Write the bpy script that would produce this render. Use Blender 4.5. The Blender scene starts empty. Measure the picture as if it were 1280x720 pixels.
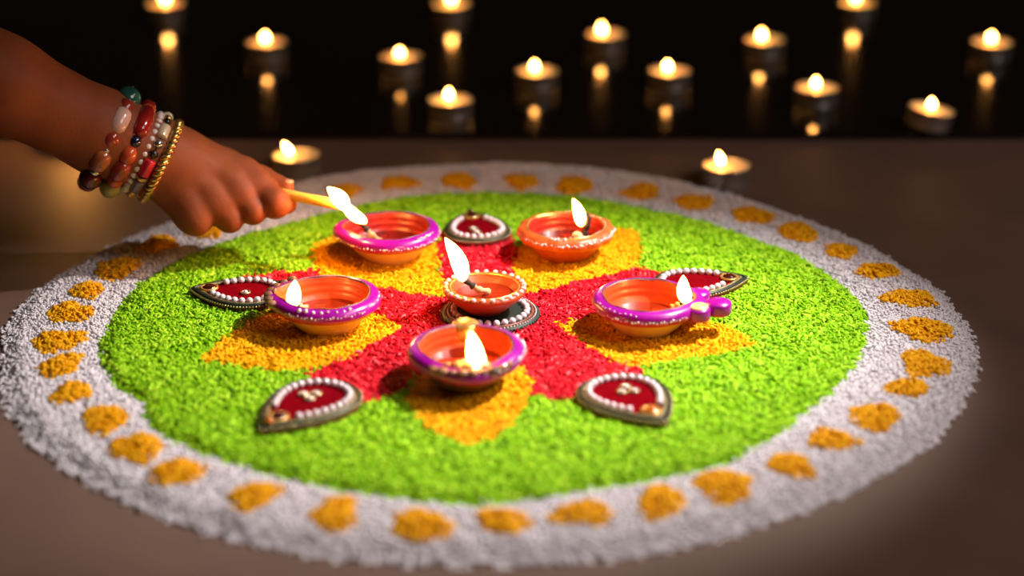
import bpy, math, random
import numpy as np
from mathutils import Vector, Matrix

random.seed(7)
rng = np.random.default_rng(7)
sc = bpy.context.scene
COL = sc.collection
CM = 0.01
PI = math.pi

# ------------------------------------------------------------------ camera
PITCH = math.radians(22.25)
FPX = 2265.0
CAM_H = 0.466
CAM_X, CAM_Y = 0.01417, -1.09333          # rangoli centre is the world origin
cam = bpy.data.cameras.new('camera')
cam.sensor_width = 36.0
cam.lens = FPX / 1280 * 36.0
cam.dof.use_dof = True
cam.dof.focus_distance = 1.175
cam.dof.aperture_fstop = 2.5
cam.clip_start = 0.01
cam_o = bpy.data.objects.new('camera', cam)
COL.objects.link(cam_o)
cam_o.location = (CAM_X, CAM_Y, CAM_H)
cam_o.rotation_euler = (PI / 2 - PITCH, 0, 0)
sc.camera = cam_o

# ------------------------------------------------------------------ world, key light, exposure
w = bpy.data.worlds.new('world')
sc.world = w
w.use_nodes = True
w.node_tree.nodes['Background'].inputs[0].default_value = (1.0, 0.62, 0.42, 1)
w.node_tree.nodes['Background'].inputs[1].default_value = 0.006

key = bpy.data.lights.new('key_spot', 'SPOT')
key.energy = 70
key.color = (1.0, 0.93, 0.88)
key.spot_size = math.radians(44.5)
key.spot_blend = 1.0
key.shadow_soft_size = 0.018
key_o = bpy.data.objects.new('key_spot', key)
COL.objects.link(key_o)
key_o.location = (0.48, 0.08, 0.64)
key_o.rotation_euler = (Vector((0.004, -0.072, 0.0)) - key_o.location).to_track_quat('-Z', 'Y').to_euler()

fill = bpy.data.lights.new('fill_light', 'AREA')        # soft fill added at right to lift the floor, no known lamp
fill.shape = 'DISK'
fill.size = 0.9
fill.energy = 15.0
fill.color = (1.0, 0.82, 0.72)
fill_o = bpy.data.objects.new('fill_light', fill)
COL.objects.link(fill_o)
fill_o.location = (1.4, -0.85, 1.35)
fill_o.rotation_euler = (Vector((0.05, 0.05, 0)) - fill_o.location).to_track_quat('-Z', 'Y').to_euler()

sc.view_settings.view_transform = 'Standard'
sc.view_settings.look = 'None'
sc.view_settings.exposure = 0.0
sc.view_settings.gamma = 1.0
sc.view_settings.use_curve_mapping = False
sc.cycles.sample_clamp_indirect = 4.0

FLAME_L = 62.0       # radiance of the flames


# ------------------------------------------------------------------ helpers
def ground(px, py, z=0.0):
    """photo pixel -> x, y (cm) on the horizontal plane at height z (cm)"""
    u = (px - 640) / FPX
    v = (py - 360) / FPX
    dy = math.cos(PITCH) - v * math.sin(PITCH)
    dz = -math.sin(PITCH) - v * math.cos(PITCH)
    t = (CAM_H - z * CM) / -dz
    return (CAM_X + u * t) * 100, (CAM_Y + dy * t) * 100


def at(px, py, y):
    """photo pixel at depth y (cm) -> point in cm"""
    u = (px - 640) / FPX
    v = (py - 360) / FPX
    dy = math.cos(PITCH) - v * math.sin(PITCH)
    dz = -math.sin(PITCH) - v * math.cos(PITCH)
    t = (y * CM - CAM_Y) / dy
    return Vector(((CAM_X + u * t) * 100, y, (CAM_H + dz * t) * 100))


def material(name, col, rough=0.5, metal=0.0, col2=None, scale=60.0, bump=0.0, bscale=None, sss=0.0, coat=0.0, spec=0.5):
    m = bpy.data.materials.new(name)
    m.use_nodes = True
    nt = m.node_tree
    b = nt.nodes['Principled BSDF']
    b.inputs['Roughness'].default_value = rough
    b.inputs['Metallic'].default_value = metal
    b.inputs['Specular IOR Level'].default_value = spec
    if coat:
        b.inputs['Coat Weight'].default_value = coat
        b.inputs['Coat Roughness'].default_value = 0.08
    if sss:
        b.inputs['Subsurface Weight'].default_value = sss
        b.inputs['Subsurface Radius'].default_value = (1.0, 0.35, 0.15)
        b.inputs['Subsurface Scale'].default_value = 0.004
    tc = nt.nodes.new('ShaderNodeTexCoord')
    if col2 is None:
        col2 = tuple(c * 0.82 for c in col)
    nz = nt.nodes.new('ShaderNodeTexNoise')
    nz.inputs['Scale'].default_value = scale
    nz.inputs['Detail'].default_value = 4
    rp = nt.nodes.new('ShaderNodeValToRGB')
    rp.color_ramp.elements[0].position = 0.32
    rp.color_ramp.elements[1].position = 0.68
    rp.color_ramp.elements[0].color = (*col2, 1)
    rp.color_ramp.elements[1].color = (*col, 1)
    nt.links.new(tc.outputs['Object'], nz.inputs['Vector'])
    nt.links.new(nz.outputs['Fac'], rp.inputs['Fac'])
    nt.links.new(rp.outputs['Color'], b.inputs['Base Color'])
    if bump:
        n2 = nt.nodes.new('ShaderNodeTexNoise')
        n2.inputs['Scale'].default_value = bscale or scale * 4
        n2.inputs['Detail'].default_value = 5
        bp = nt.nodes.new('ShaderNodeBump')
        bp.inputs['Strength'].default_value = bump
        bp.inputs['Distance'].default_value = 0.001
        nt.links.new(tc.outputs['Object'], n2.inputs['Vector'])
        nt.links.new(n2.outputs['Fac'], bp.inputs['Height'])
        nt.links.new(bp.outputs['Normal'], b.inputs['Normal'])
    return m


def rice_material(name, ramp, rough=0.45):
    """colour of each grain picked from the ramp by its own random number"""
    m = bpy.data.materials.new(name)
    m.use_nodes = True
    nt = m.node_tree
    b = nt.nodes['Principled BSDF']
    b.inputs['Roughness'].default_value = rough
    b.inputs['Specular IOR Level'].default_value = 0.09
    a = nt.nodes.new('ShaderNodeAttribute')
    a.attribute_type = 'INSTANCER'
    a.attribute_name = 'rnd'
    a2 = nt.nodes.new('ShaderNodeAttribute')
    a2.attribute_type = 'GEOMETRY'
    a2.attribute_name = 'grain_rnd'
    ad = nt.nodes.new('ShaderNodeMath')
    ad.operation = 'ADD'
    nt.links.new(a.outputs['Fac'], ad.inputs[0])
    nt.links.new(a2.outputs['Fac'], ad.inputs[1])
    rp = nt.nodes.new('ShaderNodeValToRGB')
    el = rp.color_ramp.elements
    while len(el) < len(ramp):
        el.new(0.5)
    for e, (p, c) in zip(el, ramp):
        e.position = p
        e.color = (*c, 1)
    nt.links.new(ad.outputs[0], rp.inputs['Fac'])
    nt.links.new(rp.outputs['Color'], b.inputs['Base Color'])
    return m


def flame_material(name, strength):
    m = bpy.data.materials.new(name)
    m.use_nodes = True
    nt = m.node_tree
    nt.nodes.clear()
    out = nt.nodes.new('ShaderNodeOutputMaterial')
    em = nt.nodes.new('ShaderNodeEmission')
    tc = nt.nodes.new('ShaderNodeTexCoord')
    sp = nt.nodes.new('ShaderNodeSeparateXYZ')
    rp = nt.nodes.new('ShaderNodeValToRGB')
    el = rp.color_ramp.elements
    el.new(0.5)
    el.new(0.5)
    for e, (p, c) in zip(el, [(0.0, (0.3, 0.08, 0.012)), (0.16, (1.0, 0.38, 0.07)), (0.5, (1.0, 0.44, 0.1)), (1.0, (1.0, 0.36, 0.06))]):
        e.position = p
        e.color = (*c, 1)
    nt.links.new(tc.outputs['Generated'], sp.inputs[0])
    nt.links.new(sp.outputs['Z'], rp.inputs['Fac'])
    nt.links.new(rp.outputs['Color'], em.inputs['Color'])
    em.inputs['Strength'].default_value = strength
    nt.links.new(em.outputs[0], out.inputs['Surface'])
    return m


class MB:
    """collects vertices and faces in cm, builds ONE mesh object"""
    def __init__(s):
        s.v, s.f = [], []

    def add(s, vs, fs):
        o = len(s.v)
        s.v += [tuple(v) for v in vs]
        s.f += [tuple(i + o for i in f) for f in fs]
        return s

    def rings(s, rings, cap0=False, cap1=False):
        """rings: list of equal-length loops of points"""
        n = len(rings[0])
        vs = [p for r in rings for p in r]
        fs = []
        for i in range(len(rings) - 1):
            for k in range(n):
                a, b = i * n + k, i * n + (k + 1) % n
                fs.append((a, b, b + n, a + n))
        if cap0:
            fs.append(tuple(range(n - 1, -1, -1)))
        if cap1:
            fs.append(tuple((len(rings) - 1) * n + k for k in range(n)))
        return s.add(vs, fs)

    def lathe(s, prof, n=40, fn=None, c=(0, 0, 0), cap0=True, cap1=True):
        """prof: (r, z) list; fn(theta, r, z) -> (r, z)"""
        rs = []
        for r, z in prof:
            ring = []
            for k in range(n):
                th = 2 * PI * k / n
                rr, zz = fn(th, r, z) if fn else (r, z)
                ring.append((c[0] + rr * math.cos(th), c[1] + rr * math.sin(th), c[2] + zz))
            rs.append(ring)
        return s.rings(rs, cap0, cap1)

    def ball(s, c, r, n=10, m=6, sx=1, sy=1, sz=1):
        rs = []
        for j in range(m + 1):
            ph = PI * (0.02 + 0.96 * j / m) - PI / 2
            rs.append([(c[0] + sx * r * math.cos(ph) * math.cos(2 * PI * k / n), c[1] + sy * r * math.cos(ph) * math.sin(2 * PI * k / n), c[2] + sz * r * math.sin(ph)) for k in range(n)])
        return s.rings(rs, True, True)

    def tube(s, pts, rad, n=10, closed=False):
        """tube through Vector pts; rad is a number or a list"""
        pts = [Vector(p) for p in pts]
        N = len(pts)
        rs = []
        up = Vector((0.13, 0.21, 0.97))
        for i, p in enumerate(pts):
            if closed:
                d = pts[(i + 1) % N] - pts[i - 1]
            else:
                d = pts[min(i + 1, N - 1)] - pts[max(i - 1, 0)]
            d.normalize()
            a = up - d * up.dot(d)
            if a.length < 1e-4:
                a = Vector((1, 0, 0)) - d * d.x
            a.normalize()
            up = a
            b = d.cross(a)
            r = rad[i] if isinstance(rad, (list, tuple)) else rad
            rs.append([p + (a * math.cos(2 * PI * k / n) + b * math.sin(2 * PI * k / n)) * r for k in range(n)])
        if closed:
            rs.append(rs[0])
            return s.rings(rs)
        return s.rings(rs, True, True)

    def build(s, name, mat, parent=None, smooth=True, loc=None, rotz=0.0):
        me = bpy.data.meshes.new(name)
        me.from_pydata([(a * CM, b * CM, c * CM) for a, b, c in s.v], [], s.f)
        me.update()
        if smooth:
            me.polygons.foreach_set('use_smooth', [True] * len(me.polygons))
        me.materials.append(mat)
        o = bpy.data.objects.new(name, me)
        COL.objects.link(o)
        if parent:
            o.parent = parent
        if loc is not None:
            o.location = tuple(c * CM for c in loc)
        o.rotation_euler[2] = rotz
        return o


def tag(o, label, cat=None, group=None, kind=None):
    if label:
        o['label'] = label
    if cat:
        o['category'] = cat
    if group:
        o['group'] = group
    if kind:
        o['kind'] = kind
    return o


def thing(name, loc, label, cat, group=None, rotz=0.0):
    o = bpy.data.objects.new(name, None)
    o.empty_display_size = 0.01
    COL.objects.link(o)
    o.location = tuple(c * CM for c in loc)
    o.rotation_euler[2] = rotz
    return tag(o, label, cat, group)


def copy_tree(o, parent=None):
    c = o.copy()
    COL.objects.link(c)
    c.parent = parent
    for ch in list(o.children):
        copy_tree(ch, c)
    return c


def flame_mesh(base, tip, width, bend=0.0, n=14, m=14):
    """teardrop of fire from base to tip (cm), belly of the given full width, bowed sideways by bend"""
    base, tip = Vector(base), Vector(tip)
    d = tip - base
    L = d.length
    dn = d.normalized()
    side = dn.cross(Vector((0, 1, 0)))
    if side.length < 1e-3:
        side = Vector((1, 0, 0))
    side.normalize()
    fr = dn.cross(side)
    rs = []
    for i in range(m + 1):
        t = 0.012 + 0.976 * i / m
        r = width / 2 * (t ** 0.5) * ((1 - t) ** 0.85) / 0.448
        c = base + dn * (L * t) + side * (bend * math.sin(PI * t))
        rs.append([c + (side * math.cos(2 * PI * k / n) + fr * math.sin(2 * PI * k / n)) * r for k in range(n)])
    return MB().rings(rs, True, True)


# ------------------------------------------------------------------ materials
M = {}
M['floor'] = material('brown_floor_paper', (0.165, 0.095, 0.07), 0.6, col2=(0.138, 0.079, 0.058), scale=14, bump=0.05, bscale=300)
M['black'] = material('black_gloss', (0.006, 0.0035, 0.003), 0.12, col2=(0.004, 0.0025, 0.002), scale=8, spec=0.6)
M['alu'] = material('aluminium_cup', (0.62, 0.6, 0.58), 0.38, 0.9, scale=40, bump=0.1)
M['wax'] = material('tealight_wax', (0.92, 0.8, 0.58), 0.35, sss=0.35, scale=90)
M['char'] = material('charred_wick', (0.02, 0.016, 0.02), 0.8, scale=300, bump=0.5)
M['cotton'] = material('cotton_wick', (0.8, 0.62, 0.36), 0.85, col2=(0.45, 0.26, 0.1), scale=250, bump=0.5)
M['flame'] = flame_material('flame', FLAME_L)
M['flame_bright'] = flame_material('bright_flame', FLAME_L * 1.7)
M['terra'] = material('terracotta', (0.55, 0.07, 0.014), 0.42, col2=(0.4, 0.042, 0.009), scale=70, bump=0.2, coat=0.15)
M['terra_red'] = material('terracotta_red', (0.38, 0.018, 0.013), 0.36, col2=(0.22, 0.01, 0.008), scale=110, bump=0.3, coat=0.2)
M['orange'] = material('orange_clay', (0.68, 0.13, 0.022), 0.45, col2=(0.5, 0.08, 0.014), scale=70, bump=0.15, coat=0.3)
M['cream'] = material('cream_clay', (0.88, 0.57, 0.22), 0.38, col2=(0.8, 0.46, 0.15), scale=50, bump=0.05, coat=0.3)
M['purple'] = material('purple_gloss_paint', (0.4, 0.005, 0.33), 0.3, col2=(0.28, 0.003, 0.27), scale=60, bump=0.08, coat=0.35)
M['magenta'] = material('magenta_paint', (0.55, 0.012, 0.13), 0.28, col2=(0.4, 0.008, 0.08), scale=60, coat=0.6)
M['glitter'] = material('silver_glitter', (0.95, 0.86, 0.84), 0.25, 0.35, col2=(0.8, 0.62, 0.7), scale=200)
M['gold'] = material('gold_paint', (0.8, 0.5, 0.14), 0.3, 0.6, col2=(0.55, 0.27, 0.05), scale=150, bump=0.15)
M['oil'] = material('red_oil', (0.2, 0.012, 0.008), 0.06, col2=(0.16, 0.008, 0.006), scale=20, coat=0.6)
M['oil_warm'] = material('orange_oil', (0.5, 0.045, 0.01), 0.06, col2=(0.4, 0.03, 0.008), scale=20, coat=0.6)
M['pearl'] = material('pearl', (0.8, 0.7, 0.74), 0.2, 0.05, col2=(0.72, 0.62, 0.68), scale=120, coat=0.6)
M['velvet'] = material('maroon_velvet', (0.2, 0.002, 0.006), 1.0, col2=(0.14, 0.0015, 0.004), scale=260, bump=0.2, spec=0.0)
M['maroon'] = material('maroon_board_edge', (0.14, 0.006, 0.012), 0.6, scale=120)
M['braid'] = material('olive_gold_braid', (0.32, 0.25, 0.1), 0.4, 0.3, col2=(0.1, 0.09, 0.04), scale=400, bump=0.4)
M['darkgreen'] = material('dark_green_cord', (0.025, 0.035, 0.02), 0.4, 0.2, col2=(0.012, 0.016, 0.01), scale=300)
M['tinybead'] = material('tiny_gold_bead', (0.62, 0.47, 0.26), 0.25, 0.7, scale=200)
M['blackplate'] = material('black_green_felt', (0.008, 0.016, 0.01), 0.6, scale=200)
M['rust'] = material('rust_cord', (0.3, 0.07, 0.03), 0.4, col2=(0.12, 0.03, 0.015), scale=300)
M['amber'] = material('amber_stone', (0.55, 0.16, 0.015), 0.12, col2=(0.3, 0.06, 0.008), scale=90, coat=0.8)
M['darkstone'] = material('dark_stone', (0.05, 0.008, 0.004), 0.1, scale=80, coat=0.8)
M['candle'] = material('yellow_candle_wax', (0.85, 0.56, 0.1), 0.4, sss=0.3, col2=(0.8, 0.48, 0.07), scale=40)
M['dark_edge'] = material('dark_worn_edge', (0.2, 0.06, 0.05), 0.45, col2=(0.05, 0.012, 0.03), scale=130, bump=0.2)
M['soot'] = material('sooty_clay', (0.24, 0.1, 0.03), 0.6, col2=(0.05, 0.025, 0.015), scale=120, bump=0.3)

R_GREEN = rice_material('green_rice', [(0.0, (0.05, 0.14, 0.001)), (0.03, (0.13, 0.31, 0.002)), (0.25, (0.2, 0.46, 0.004)), (0.7, (0.3, 0.58, 0.008)), (1.0, (0.46, 0.7, 0.04))])  # first entry colours the bed, darkened to paint shade between the grains
R_WHITE = rice_material('white_rice', [(0.0, (0.66, 0.62, 0.65)), (0.4, (0.66, 0.62, 0.66)), (1.0, (0.76, 0.73, 0.78))])
R_RED = rice_material('red_rice', [(0.0, (0.42, 0.004, 0.012)), (0.5, (0.68, 0.007, 0.022)), (0.9, (0.78, 0.02, 0.04)), (1.0, (0.86, 0.18, 0.2))], 0.35)
R_YELLOW = rice_material('yellow_rice', [(0.0, (0.7, 0.31, 0.001)), (0.4, (0.84, 0.4, 0.002)), (1.0, (0.91, 0.49, 0.003))])
R_SPOT = rice_material('turmeric_rice', [(0.0, (0.66, 0.28, 0.002)), (0.5, (0.78, 0.37, 0.003)), (1.0, (0.86, 0.47, 0.01))])

# ------------------------------------------------------------------ setting: floor
fl = MB().add([(-260, -140, 0), (260, -140, 0), (260, 330, 0), (-260, 330, 0)], [(0, 1, 2, 3)])
tag(fl.build('floor', M['floor'], smooth=False), 'smooth brown floor under the rice rangoli', kind='structure')

# glossy black board the far tealights stand on
SLAB_Y, SLAB_Z = 37.6, 0.6
sx = 240
prof = [(SLAB_Y + 0.12, 0.0), (SLAB_Y, 0.14), (SLAB_Y, SLAB_Z - 0.2), (SLAB_Y + 0.06, SLAB_Z - 0.07), (SLAB_Y + 0.22, SLAB_Z), (SLAB_Y + 120, SLAB_Z), (310, SLAB_Z), (310, 0.0)]
mb = MB()
for i in range(len(prof) - 1):
    (y0, z0), (y1, z1) = prof[i], prof[i + 1]
    mb.add([(-sx, y0, z0), (sx, y0, z0), (sx, y1, z1), (-sx, y1, z1)], [(0, 1, 2, 3)])
n = len(prof)
for s_ in (-sx, sx):
    mb.add([(s_, y, z) for y, z in prof], [tuple(range(n)) if s_ < 0 else tuple(range(n - 1, -1, -1))])
tag(mb.build('glossy_board', M['black'], smooth=False), 'glossy black board mirroring the tealights behind the rangoli', 'board')

# ------------------------------------------------------------------ rangoli outlines
OUT_PX = [(2, 440), (15, 395), (50, 360), (100, 330), (150, 302), (195, 284), (250, 264), (330, 240), (400, 222), (450, 215), (550, 208), (640, 205), (750, 212), (850, 228), (950, 255), (1020, 280), (1080, 305), (1130, 335), (1170, 360), (1200, 395), (1220, 430), (1220, 470), (1200, 510), (1160, 555), (1110, 590), (1050, 620), (980, 645), (900, 670), (820, 690), (700, 703), (600, 705), (500, 703), (420, 697), (327, 681), (213, 648), (133, 615), (67, 575), (30, 543), (9, 510), (2, 475)]
INN_PX = [(205, 332), (165, 362), (140, 395), (127, 425), (125, 448), (145, 480), (178, 500), (186, 532), (245, 560), (300, 580), (400, 605), (500, 620), (600, 628), (680, 620), (740, 608), (800, 600), (860, 588), (920, 570), (965, 545), (1010, 510), (1050, 475), (1075, 440), (1085, 410), (1075, 375), (1040, 345), (1000, 318), (950, 300), (880, 275), (820, 262), (760, 250), (700, 243), (640, 240), (560, 240), (500, 246), (420, 262), (350, 280), (270, 304)]


def polar_fn(px, z):
    P = np.array([ground(x, y, z) for x, y in px])
    th = np.arctan2(P[:, 1], P[:, 0])
    r = np.hypot(P[:, 0], P[:, 1])
    o = np.argsort(th)
    th, r = th[o], r[o]
    th = np.r_[th - 2 * PI, th, th + 2 * PI]
    r = np.r_[r, r, r]
    return lambda t: np.interp(t, th, r)


R_OUT = polar_fn(OUT_PX, 0.15)
R_INN = polar_fn(INN_PX, 0.7)


def noise2(x, y, s, seed=0):
    k = [(1.0, 0.37, 0.3), (-0.52, 1.1, 1.7), (0.83, -0.91, 2.9), (1.7, 1.3, 4.1), (-2.1, 0.8, 5.3)]
    v = 0
    for i, (a, b, c) in enumerate(k):
        v = v + np.sin((a * x + b * y) * s + c + seed * 1.37 * (i + 1)) / (1 + 0.35 * i)
    return v / 2.6


def smooth(t):
    t = np.clip(t, 0, 1)
    return t * t * (3 - 2 * t)


def height(x, y):
    """top of the rice bed (cm)"""
    th = np.arctan2(y, x)
    r = np.hypot(x, y)
    ro, ri = R_OUT(th), R_INN(th)
    h = 0.10 + 0.5 * smooth((ro - r) / 1.5)
    h = h + 0.2 * smooth((ri - r) / 0.9) - 0.12 * np.exp(-((r - ri) / 0.5) ** 2)
    h = h + 0.06 * noise2(x, y, 1.9) + 0.05 * noise2(x, y, 3.7, 3)
    h = h + 0.07 * noise2(x, y, 1.15, 5) * smooth((r - ri) / 1.0) * smooth((ro - r) / 1.5)
    return h * np.where(r > ro + 0.4, 0.3, 1.0)


def inside(px, py, poly):
    c = np.zeros(px.shape, bool)
    n = len(poly)
    for i in range(n):
        x0, y0 = poly[i]
        x1, y1 = poly[(i + 1) % n]
        cond = (y0 > py) != (y1 > py)
        c ^= cond & (px < (x1 - x0) * (py - y0) / (y1 - y0 + 1e-12) + x0)
    return c


def gpoly(px, z=0.7):
    return [ground(x, y, z) for x, y in px]


PETALS = {
    'A': gpoly([(560, 374), (549, 335), (546, 306), (520, 292), (470, 288), (425, 296), (394, 306), (387, 325), (402, 349), (450, 358), (510, 368)]),
    'B': gpoly([(646, 371), (640, 342), (648, 312), (690, 292), (745, 284), (797, 291), (803, 312), (795, 337), (742, 350), (690, 363)]),
    'C': gpoly([(695, 408), (740, 395), (800, 390), (860, 394), (905, 408), (948, 432), (905, 444), (850, 451), (800, 461), (768, 455), (728, 431)]),
    'D': gpoly([(588, 425), (640, 452), (668, 477), (661, 502), (641, 532), (612, 553), (580, 557), (547, 546), (524, 526), (508, 500), (528, 462)]),
    'E': gpoly([(507, 411), (470, 395), (400, 384), (335, 393), (285, 420), (248, 453), (310, 462), (375, 467), (432, 450)]),
}
RED = gpoly([(546, 303), (556, 290), (636, 290), (644, 303), (652, 352), (700, 351), (802, 336), (835, 346), (905, 365), (895, 388), (850, 405), (780, 450), (806, 470), (760, 505), (722, 505), (664, 497), (600, 470), (520, 470), (500, 493), (452, 508), (400, 495), (380, 470), (430, 448), (495, 406), (400, 393), (345, 390), (296, 381), (285, 365), (300, 350), (350, 342), (398, 340), (556, 376)])

SPOTS = [(430, 238, 22, 8), (500, 228, 21, 9), (574, 225, 21, 10), (652, 226, 22, 9), (718, 230, 25, 10), (801, 239, 24, 10), (868, 252, 22, 10), (940, 268, 25, 10), (998, 289, 25, 11), (1052, 313, 22, 9), (1097, 338, 27, 9), (1137, 372, 31, 11), (1154, 411, 37, 14), (1156, 454, 32, 15), (1133, 483, 30, 10), (1093, 520, 30, 17), (1042, 549, 30, 14), (990, 581, 28, 16), (905, 606, 40, 18), (826, 626, 30, 19), (728, 641, 38, 16), (630, 651, 32, 18), (527, 655, 40, 19), (418, 640, 32, 20), (317, 619, 32, 17), (221, 589, 31, 18), (170, 559, 32, 18), (130, 523, 29, 17), (89, 490, 27, 12), (76, 456, 24, 14), (74, 425, 30, 14), (87, 390, 27, 13), (108, 362, 22, 9), (146, 334, 30, 12), (199, 304, 23, 10), (257, 289, 20, 9)]

# ------------------------------------------------------------------ rice: grains placed as instances on their own points
GROUPS = {}


def grain_group(mat, half_len, half_w):
    kname = (mat.name, half_len, half_w)
    if kname in GROUPS:
        return GROUPS[kname]
    g = bpy.data.node_groups.new('grains_' + mat.name, 'GeometryNodeTree')
    g.interface.new_socket('Geometry', in_out='INPUT', socket_type='NodeSocketGeometry')
    g.interface.new_socket('Geometry', in_out='OUTPUT', socket_type='NodeSocketGeometry')
    N, L = g.nodes, g.links
    gi, go = N.new('NodeGroupInput'), N.new('NodeGroupOutput')
    sp = N.new('GeometryNodeMeshUVSphere')
    sp.inputs['Segments'].default_value = 7
    sp.inputs['Rings'].default_value = 6
    sp.inputs['Radius'].default_value = 1.0
    tr = N.new('GeometryNodeTransform')
    tr.inputs['Rotation'].default_value = (0, PI / 2, 0)
    tr.inputs['Scale'].default_value = (half_w * CM, half_w * CM, half_len * CM)
    ss = N.new('GeometryNodeSetShadeSmooth')
    sm = N.new('GeometryNodeSetMaterial')
    sm.inputs['Material'].default_value = mat

    def named(n_, t):
        a = N.new('GeometryNodeInputNamedAttribute')
        a.data_type = t
        a.inputs['Name'].default_value = n_
        return a.outputs['Attribute']
    io = N.new('GeometryNodeInstanceOnPoints')
    e2r = N.new('FunctionNodeEulerToRotation')
    jn = N.new('GeometryNodeJoinGeometry')
    L.new(sp.outputs['Mesh'], tr.inputs['Geometry'])
    L.new(tr.outputs[0], ss.inputs[0])
    L.new(ss.outputs[0], sm.inputs['Geometry'])
    L.new(gi.outputs[0], io.inputs['Points'])
    L.new(named('grain', 'BOOLEAN'), io.inputs['Selection'])
    L.new(sm.outputs[0], io.inputs['Instance'])
    L.new(named('rot', 'FLOAT_VECTOR'), e2r.inputs[0])
    L.new(e2r.outputs[0], io.inputs['Rotation'])
    L.new(named('scl', 'FLOAT_VECTOR'), io.inputs['Scale'])
    L.new(io.outputs[0], jn.inputs[0])
    L.new(gi.outputs[0], jn.inputs[0])
    L.new(jn.outputs[0], go.inputs[0])
    GROUPS[kname] = g
    return g


def rice_object(name, pts, z, base_v, base_f, mat, half_len, half_w, origin, tilt=0.45):
    """base_v/base_f: the packed bed below; pts (N,2), z (N): grains; all cm"""
    nb, ng = len(base_v), len(pts)
    V = np.zeros((nb + ng, 3))
    V[:nb] = base_v
    V[nb:, :2] = pts
    V[nb:, 2] = z
    V -= np.array(origin)
    me = bpy.data.meshes.new(name)
    me.from_pydata((V * CM).tolist(), [], base_f)
    me.update()
    me.polygons.foreach_set('use_smooth', [True] * len(me.polygons))
    me.materials.append(mat)
    N = nb + ng
    a = me.attributes.new('grain', 'BOOLEAN', 'POINT')
    a.data.foreach_set('value', np.r_[np.zeros(nb, bool), np.ones(ng, bool)])
    a = me.attributes.new('rnd', 'FLOAT', 'POINT')
    a.data.foreach_set('value', np.r_[np.zeros(nb), rng.random(ng)].astype(np.float32))
    rot = np.stack([np.zeros(N), rng.normal(0, tilt, N), rng.random(N) * 2 * PI], 1).astype(np.float32)
    a = me.attributes.new('rot', 'FLOAT_VECTOR', 'POINT')
    a.data.foreach_set('vector', rot.ravel())
    s_ = rng.uniform(0.75, 1.2, (N, 1)) * np.concatenate([rng.uniform(0.75, 1.15, (N, 1)), np.ones((N, 2))], 1)
    a = me.attributes.new('scl', 'FLOAT_VECTOR', 'POINT')
    a.data.foreach_set('vector', s_.astype(np.float32).ravel())
    o = bpy.data.objects.new(name, me)
    COL.objects.link(o)
    o.location = tuple(c * CM for c in origin)
    md = o.modifiers.new('grains', 'NODES')
    md.node_group = grain_group(mat, half_len, half_w)
    return o


def mound_object(name, pts, z, base_v, base_f, mat, half_len, half_w, origin, tilt=0.45):
    """one mound as real geometry: its packed bed and every grain, in one mesh"""
    ng, nb = len(pts), len(base_v)
    nr, ns = 4, 6
    tv, tf = [], []
    for j in range(nr):
        ph = PI * (0.07 + 0.86 * j / (nr - 1)) - PI / 2
        for k in range(ns):
            t = 2 * PI * k / ns
            tv.append((half_len * math.sin(ph), half_w * math.cos(ph) * math.cos(t), half_w * math.cos(ph) * math.sin(t)))
    for j in range(nr - 1):
        for k in range(ns):
            a, b = j * ns + k, j * ns + (k + 1) % ns
            tf.append((a, b, b + ns, a + ns))
    for j in (0, nr - 1):
        q = [j * ns + k for k in range(ns)]
        if j == 0:
            q = q[::-1]
        tf += [(q[0], q[1], q[2], q[3]), (q[0], q[3], q[4], q[5])]
    tv, tf = np.array(tv), np.array(tf)[:, ::-1]
    yaw, pit = rng.random(ng) * 2 * PI, rng.normal(0, tilt, ng)
    sc_ = rng.uniform(0.8, 1.2, ng)[:, None]
    v = tv[None] * sc_[:, None]
    cp, sp = np.cos(pit)[:, None], np.sin(pit)[:, None]
    x, y_, zz = v[..., 0] * cp + v[..., 2] * sp, v[..., 1], -v[..., 0] * sp + v[..., 2] * cp
    cy_, sy_ = np.cos(yaw)[:, None], np.sin(yaw)[:, None]
    G = np.stack([x * cy_ - y_ * sy_ + pts[:, :1], x * sy_ + y_ * cy_ + pts[:, 1:2], zz + z[:, None]], -1).reshape(-1, 3)
    V = (np.concatenate([np.array(base_v), G]) - np.array(origin)) * CM
    GF = (tf[None] + (np.arange(ng) * len(tv))[:, None, None] + nb).reshape(-1, 4)
    bl = [len(f) for f in base_f]
    loops = np.concatenate([np.concatenate([np.array(f) for f in base_f]), GF.ravel()]).astype(np.int32)
    tot = np.r_[bl, np.full(len(GF), 4)].astype(np.int32)
    st = np.r_[0, np.cumsum(tot)[:-1]].astype(np.int32)
    me = bpy.data.meshes.new(name)
    me.vertices.add(len(V))
    me.vertices.foreach_set('co', V.astype(np.float32).ravel())
    me.loops.add(len(loops))
    me.loops.foreach_set('vertex_index', loops)
    me.polygons.add(len(tot))
    me.polygons.foreach_set('loop_start', st)
    me.update(calc_edges=True)
    me.validate()
    me.polygons.foreach_set('use_smooth', [True] * len(me.polygons))
    a = me.attributes.new('grain_rnd', 'FLOAT', 'POINT')
    a.data.foreach_set('value', np.r_[np.zeros(nb), np.repeat(rng.random(ng), len(tv))].astype(np.float32))
    me.materials.append(mat)
    o = bpy.data.objects.new(name, me)
    COL.objects.link(o)
    o.location = tuple(c * CM for c in origin)
    return o


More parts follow.
